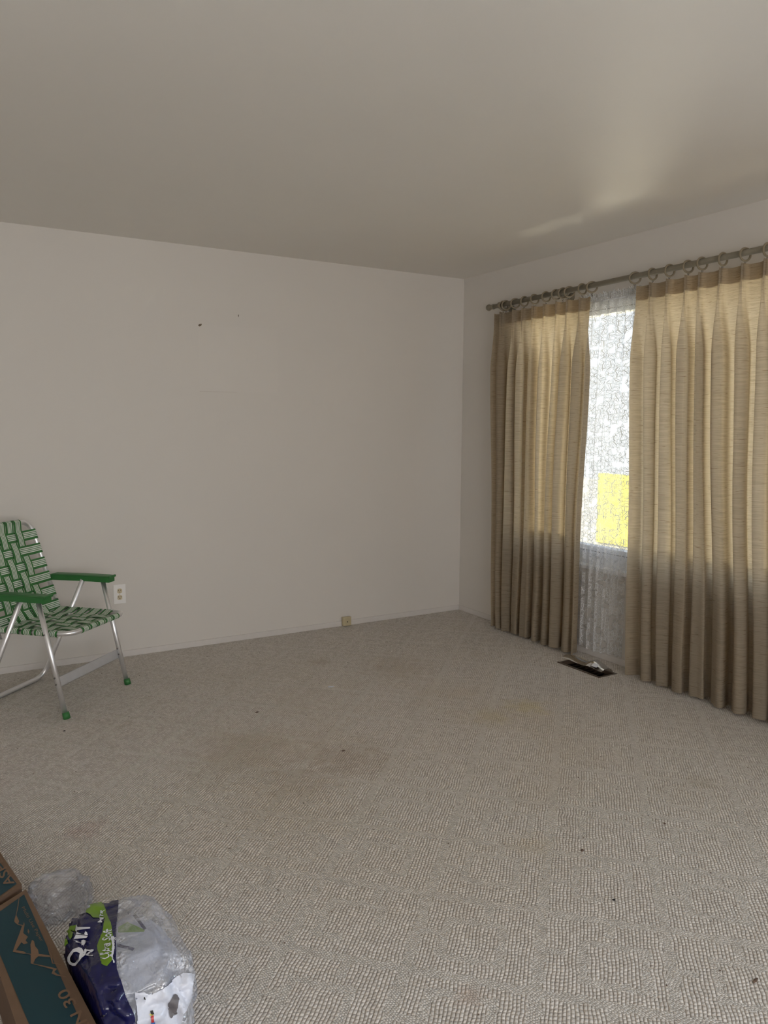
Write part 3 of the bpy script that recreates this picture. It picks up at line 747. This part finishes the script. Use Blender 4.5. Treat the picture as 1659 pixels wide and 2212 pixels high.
# ------------------------------------------------------------------ carton (paper box) lower left
ZB = .115
carton = empty('cardboard_carton', (-3.30, -2.75, 0)); tagp(carton, 'brown cardboard carton with teal mountain print, in the lower left corner', 'box')
cinv = Matrix.Translation((3.30, 2.75, 0))
def bp(x, y, z=ZB): return cinv @ hit(x, y, 2, z)
def slab(name, quad, z1, z0, mat, side, parent, inset=0.0):
    T = [Vector((q.x, q.y, z1)) for q in quad]; Bq = [Vector((q.x, q.y, z0)) for q in quad]; n = len(T)
    return mk(name, T+Bq, [tuple(range(n)), tuple(range(2*n-1, n-1, -1))]+[(k, n+k, n+(k+1) % n, (k+1) % n) for k in range(n)], mat, parent, None, False, [side], [0, 1]+[1]*n)
fr_ = bp(56, 1921); nr_ = bp(165, 2130); nl_ = bp(67, 2212); fl_ = bp(-42, 1982)
drn = (nr_-fr_).normalized(); side_l = (fl_-fr_)
far_r = fr_; near_r = fr_+drn*1.00; far_l = fr_+side_l; near_l = far_l+(nl_-bp(0, 2025)).normalized()*1.00
body = slab('carton_body', [far_r, far_l, near_l, near_r], ZB, 0.0, M_card, M_card_shade, carton)
f2 = bp(47, 1913); f3 = bp(-48, 1975); f4 = bp(-80, 1872); f5 = bp(0, 1843); f6 = bp(-60, 1760)
lid = slab('carton_lid', [f2, f3, f3+(f5-f2)*3.2, f2+(f5-f2)*3.2], ZB+.004, .02, M_card, M_card_shade, carton)
def flat(name, pts, z, mat, parent, faces=None):
    V = [Vector((*bp(x, y, z).xy, z)) for x, y in pts]
    return mk(name, V, faces or [tuple(range(len(V)))], mat, parent)
zl = ZB+.0012
flat('printed_panel', [(52, 1932), (-30, 1990), (112, 2330), (200, 2265)], zl, M_teal, body)['label'] = 'teal printed panel'
flat('printed_panel', [(36, 1909), (-38, 1963), (-70, 1890), (0, 1863-0)], ZB+.0052, M_teal, lid)['label'] = 'teal printed panel'
sc_ = 220/1274.0
zp = lambda L_: [(x*sc_, 1830+y*sc_) for x, y in L_]
mt = [zp([(243, 635), (226, 760), (205, 850), (240, 925), (225, 965), (180, 935), (182, 905), (205, 820), (222, 720), (235, 640)]),
      zp([(180, 935), (225, 962), (290, 975), (300, 935), (308, 965), (290, 1075), (350, 1120), (320, 1165), (348, 1200), (300, 1215), (268, 1190), (200, 1290), (290, 1300), (330, 1325), (300, 1335), (160, 1310), (200, 1190), (240, 1090), (275, 985), (220, 970)]),
      zp([(300, 1325), (390, 1335), (380, 1220), (400, 1160), (425, 1175), (440, 1240), (475, 1280), (485, 1335), (640, 1355), (630, 1375), (480, 1365), (440, 1400), (415, 1455), (660, 1505), (715, 1520), (680, 1560), (720, 1590), (830, 1620), (830, 1628), (700, 1605), (645, 1580), (665, 1530), (385, 1455), (385, 1345)]),
      zp([(590, 1210), (610, 1270), (645, 1350), (665, 1445), (770, 1465), (770, 1472), (650, 1455), (632, 1380), (600, 1275), (588, 1215)]),
      zp([(350, 1020), (368, 1050), (360, 1085), (345, 1060)])]
for p_ in mt: flat('mountain_print', p_, ZB+.0022, M_tan, body)

def text_mesh(s, size=1.0, bold=0.0):
    cu = bpy.data.curves.new('txt', 'FONT'); cu.body = s; cu.size = size; cu.offset = bold; cu.resolution_u = 3
    o = bpy.data.objects.new('txt', cu); COL.objects.link(o)
    bpy.context.view_layer.update()
    me = bpy.data.meshes.new_from_object(o.evaluated_get(bpy.context.evaluated_depsgraph_get()))
    V = [v_.co.copy() for v_ in me.vertices]; F = [tuple(p.vertices) for p in me.polygons]
    bpy.data.objects.remove(o); bpy.data.curves.remove(cu); bpy.data.meshes.remove(me)
    return V, F
def text_on_box(s, o_px, r_px, u_px, z, parent, name, bold=0.0, mat=M_tan):
    """text with unit cap height mapped: origin pixel, reading vector, up vector (px per unit)"""
    V, F = text_mesh(s, 1.0, bold)
    W_ = [Vector((*bp(o_px[0]+r_px[0]*v_.x+u_px[0]*v_.y, o_px[1]+r_px[1]*v_.x+u_px[1]*v_.y, z).xy, z)) for v_ in V]
    return mk(name, W_, F, mat, parent)
text_on_box('ASPEN 30', (237, 2284), (-22, -36), (-34, 17), ZB+.0022, body, 'carton_lettering', .012)
text_on_box('ASPEN', (31, 1907), (-14, -27), (-28, 15), ZB+.0062, lid, 'carton_lettering', .012)
text_on_box('Multi Use Paper', (46, 1960), (6.5, 11.5), (9, -5), ZB+.0022, body, 'carton_lettering')

# ------------------------------------------------------------------ crumpled plastic wrapper beside the carton
def vnoise(p, s, seed=0):
    from mathutils import noise as N_
    return N_.noise(p*s+Vector((seed, seed*1.7, 0)))
def blob(center, rad, disp, sub=5, flat_z=.004, seed=0, pw=.75):
    bm = bmesh.new(); bmesh.ops.create_icosphere(bm, subdivisions=sub, radius=1)
    for v_ in bm.verts:
        n_ = v_.co.normalized(); q = Vector([math.copysign(abs(c_)**pw, c_) for c_ in n_])
        k = 1.0
        for (s_, a_) in disp:
            k += a_*(1-2.6*abs(vnoise(n_, s_, seed+s_)))
        p = Vector((center[0]+q.x*rad[0]*k, center[1]+q.y*rad[1]*k, center[2]+q.z*rad[2]*k))
        if p.z < flat_z: p.z = flat_z
        p.x = max(p.x, -3.263-.115*(p.y+2.432)+.006)      # pressed against the carton's side
        v_.co = p
    bm.verts.index_update(); V = [v_.co.copy() for v_ in bm.verts]; F = [tuple(q.index for q in f.verts) for f in bm.faces]; bm.free(); return V, F
bag = empty('plastic_wrapper', (-3.06, -2.86, 0)); tagp(bag, 'crumpled clear plastic wrapper with navy and lime printed label, beside the carton', 'plastic wrapper')
bi = Matrix.Translation((3.06, 2.86, 0))
V, F = blob((-3.094, -2.915, .085), (.120, .200, .105), ((1.3, .04), (2.6, .05), (5.0, .028), (9, .010)), 6, .004, 3, .62)
mk('clear_film', [bi @ v_ for v_ in V], F, M_film, bag, None, True)
bag_bvh = BVHTree.FromPolygons(V, F)
V2, F2 = blob((-3.088, -2.92, .070), (.102, .172, .084), ((1.6, .06), (3.0, .07), (5, .03)), 5, .006, 9)
mk('white_inner_film', [bi @ v_ for v_ in V2], F2, M_wfilm, bag, None, True)
# loose puff of clear film at the back left
V4, F4 = blob((-3.175, -2.41, .030), (.072, .085, .036), ((1.5, .14), (3.0, .16), (6, .05)), 5, .004, 5)
mk('loose_film', [bi @ v_ for v_ in V4], F4, M_film2, bag, None, True)
def on_bag(x, y, off):
    d_ = ray(x, y).normalized(); h_ = bag_bvh.ray_cast(CV, d_)
    if h_[0] is None: return None
    return h_[0]+h_[1].normalized()*off
def conform(polys, off, mat, name, lab=None, step=4.0, inside=None):
    """cut px-space region into a fine grid lying on the wrapper's surface"""
    xs0 = min(p[0] for p in polys); xs1 = max(p[0] for p in polys); ys0 = min(p[1] for p in polys); ys1 = max(p[1] for p in polys)
    def inp(x, y):
        c_ = False; n = len(polys)
        for i in range(n):
            x1, y1 = polys[i]; x2, y2 = polys[i-1]
            if (y1 > y) != (y2 > y) and x < (x2-x1)*(y-y1)/(y2-y1)+x1: c_ = not c_
        return c_
    bm = bmesh.new(); vs = [bm.verts.new((x, y, 0)) for x, y in polys]; bm.faces.new(vs)
    # slice by grid lines
    for ax, a0, a1 in ((0, xs0, xs1), (1, ys0, ys1)):
        k = a0+step
        while k < a1:
            co_ = (k, 0, 0) if ax == 0 else (0, k, 0); no_ = (1, 0, 0) if ax == 0 else (0, 1, 0)
            bmesh.ops.bisect_plane(bm, geom=bm.verts[:]+bm.edges[:]+bm.faces[:], plane_co=co_, plane_no=no_); k += step
    return finish(bm, off, mat, name, lab)
def finish(bm, off, mat, name, lab):
    bad = []
    for v_ in bm.verts:
        p = on_bag(v_.co.x, v_.co.y, off)
        if p is None: bad.append(v_)
        else: v_.co = bi @ p
    bmesh.ops.delete(bm, geom=bad, context='VERTS')
    bmesh.ops.triangulate(bm, faces=bm.faces[:])
    for e_ in [f for f in bm.faces if max(e.calc_length() for e in f.edges) > .06]: bm.faces.remove(e_)
    for v_ in [v_ for v_ in bm.verts if not v_.link_faces]: bm.verts.remove(v_)
    bm.verts.index_update()
    o = mk(name, [v_.co.copy() for v_ in bm.verts], [tuple(q.index for q in f.verts) for f in bm.faces], mat, bag, None, True); bm.free()
    if lab: o['label'] = lab
    return o
def bag_text(s, o_px, r_px, u_px, off, mat, name, bold=.02):
    V, F = text_mesh(s, 1.0, bold); bm = bmesh.new()
    vs = [bm.verts.new((o_px[0]+r_px[0]*v_.x+u_px[0]*v_.y, o_px[1]+r_px[1]*v_.x+u_px[1]*v_.y, 0)) for v_ in V]
    for f in F:
        try: bm.faces.new([vs[i] for i in f])
        except ValueError: pass
    return finish(bm, off, mat, name, None)
k2 = 440/1659.0; zq = lambda L_: [(x*k2, 1830+y*k2) for x, y in L_]
conform(zq([(835, 462), (968, 440), (945, 700), (950, 1000), (985, 1120), (1110, 1440), (1110, 1640), (700, 1640), (600, 1100), (520, 830), (410, 690), (470, 620), (560, 600), (640, 560), (720, 540)]), .004, M_navy, 'printed_label', 'navy blue printed label')
conform(zq([(720, 480), (835, 462), (870, 560), (905, 640), (925, 800), (915, 930), (880, 975), (830, 960), (800, 820), (840, 700), (850, 600), (760, 590), (705, 545)]), .0055, M_lime, 'printed_label', 'lime green printed patch')
# lime chevrons
for q in ([(440, 680), (480, 640), (520, 700), (575, 790), (550, 800), (490, 720)], [(500, 620), (560, 640), (610, 730), (590, 750), (540, 670)], [(590, 640), (625, 650), (635, 690), (600, 700), (580, 670)], [(430, 730), (470, 745), (515, 810), (480, 800)]):
    conform(zq(q), .0060, M_lime, 'chevron_print')
def rot_text(s, x, y, ang, size, off, mat, bold=.02, sx_=1.0):
    a = math.radians(ang); r_ = (math.cos(a)*size*sx_, math.sin(a)*size*sx_); u_ = (math.sin(a)*size, -math.cos(a)*size)
    return bag_text(s, (x, y), r_, u_, off, mat, 'wrapper_lettering', bold)
rot_text('Q', 178, 2086, -78, 38, .0095, M_whiteink, .03)
rot_text('UILT', 188, 2047, -82, 33, .0095, M_whiteink, .03, .62)
rot_text('N', 202, 2071, -82, 21, .0065, M_whiteink, .03)
rot_text('Ultra Soft', 236, 2076, -86, 22, .0075, M_whiteink, .01, .72)
rot_text('& Strong', 246, 2074, -86, 13, .0085, M_whiteink, .01, .9)
rot_text('MTR', 222, 2000, -84, 14, .0080, M_whiteink, .02)
conform(zq([(905, 755), (928, 752), (930, 965), (915, 965)]), .0085, M_whiteink, 'barcode_print', None)
# folded-over print seen dimly through the clear side
conform(zq([(960, 640), (1040, 600), (1180, 665), (1170, 680), (960, 685)]), -.003, M_lime, 'inner_print', 'lime print seen through the film')
conform(zq([(1080, 545), (1110, 535), (1195, 655), (1170, 665)]), -.003, M_navy, 'inner_print', 'navy print seen through the film')
conform(zq([(955, 775), (1100, 810), (1080, 835), (955, 800)]), -.003, M_navy, 'inner_print', 'navy print seen through the film')
# white opaque end of the film with an oval handle hole and colour marks
conform(zq([(1100, 1180), (1240, 1200), (1330, 1150), (1420, 1060), (1500, 1030), (1575, 1040), (1560, 1200), (1500, 1350), (1430, 1640), (1105, 1640), (1115, 1430)]), .0040, M_wfilm, 'white_film_end', 'opaque white film end')
cx_, cy_ = 1405*k2, 1830+1300*k2; ov = []
for k in range(20):
    t = 2*PI*k/20; dx, dy = 9.5*math.cos(t), 23*math.sin(t); a = .22; ov.append((cx_+dx*math.cos(a)-dy*math.sin(a), cy_+dx*math.sin(a)+dy*math.cos(a)))
conform(ov, .0060, simple('dark_hole_film', (.14, .13, .14), .5), 'handle_hole', 'dark oval handle hole')
for (x, y, s_, m_) in ((1232, 1345, 4, M_blackink), (1228, 1372, 4, M_yellow), (1238, 1398, 4, M_red), (1246, 1425, 5, M_blue), (1178, 1236, 1.8, M_blackink)):
    conform([(x*k2-s_, 1830+y*k2-s_*.6), (x*k2+s_*.6, 1830+y*k2-s_), (x*k2+s_, 1830+y*k2+s_*.7), (x*k2-s_*.5, 1830+y*k2+s_)], .0062, m_, 'colour_mark', None, 3)
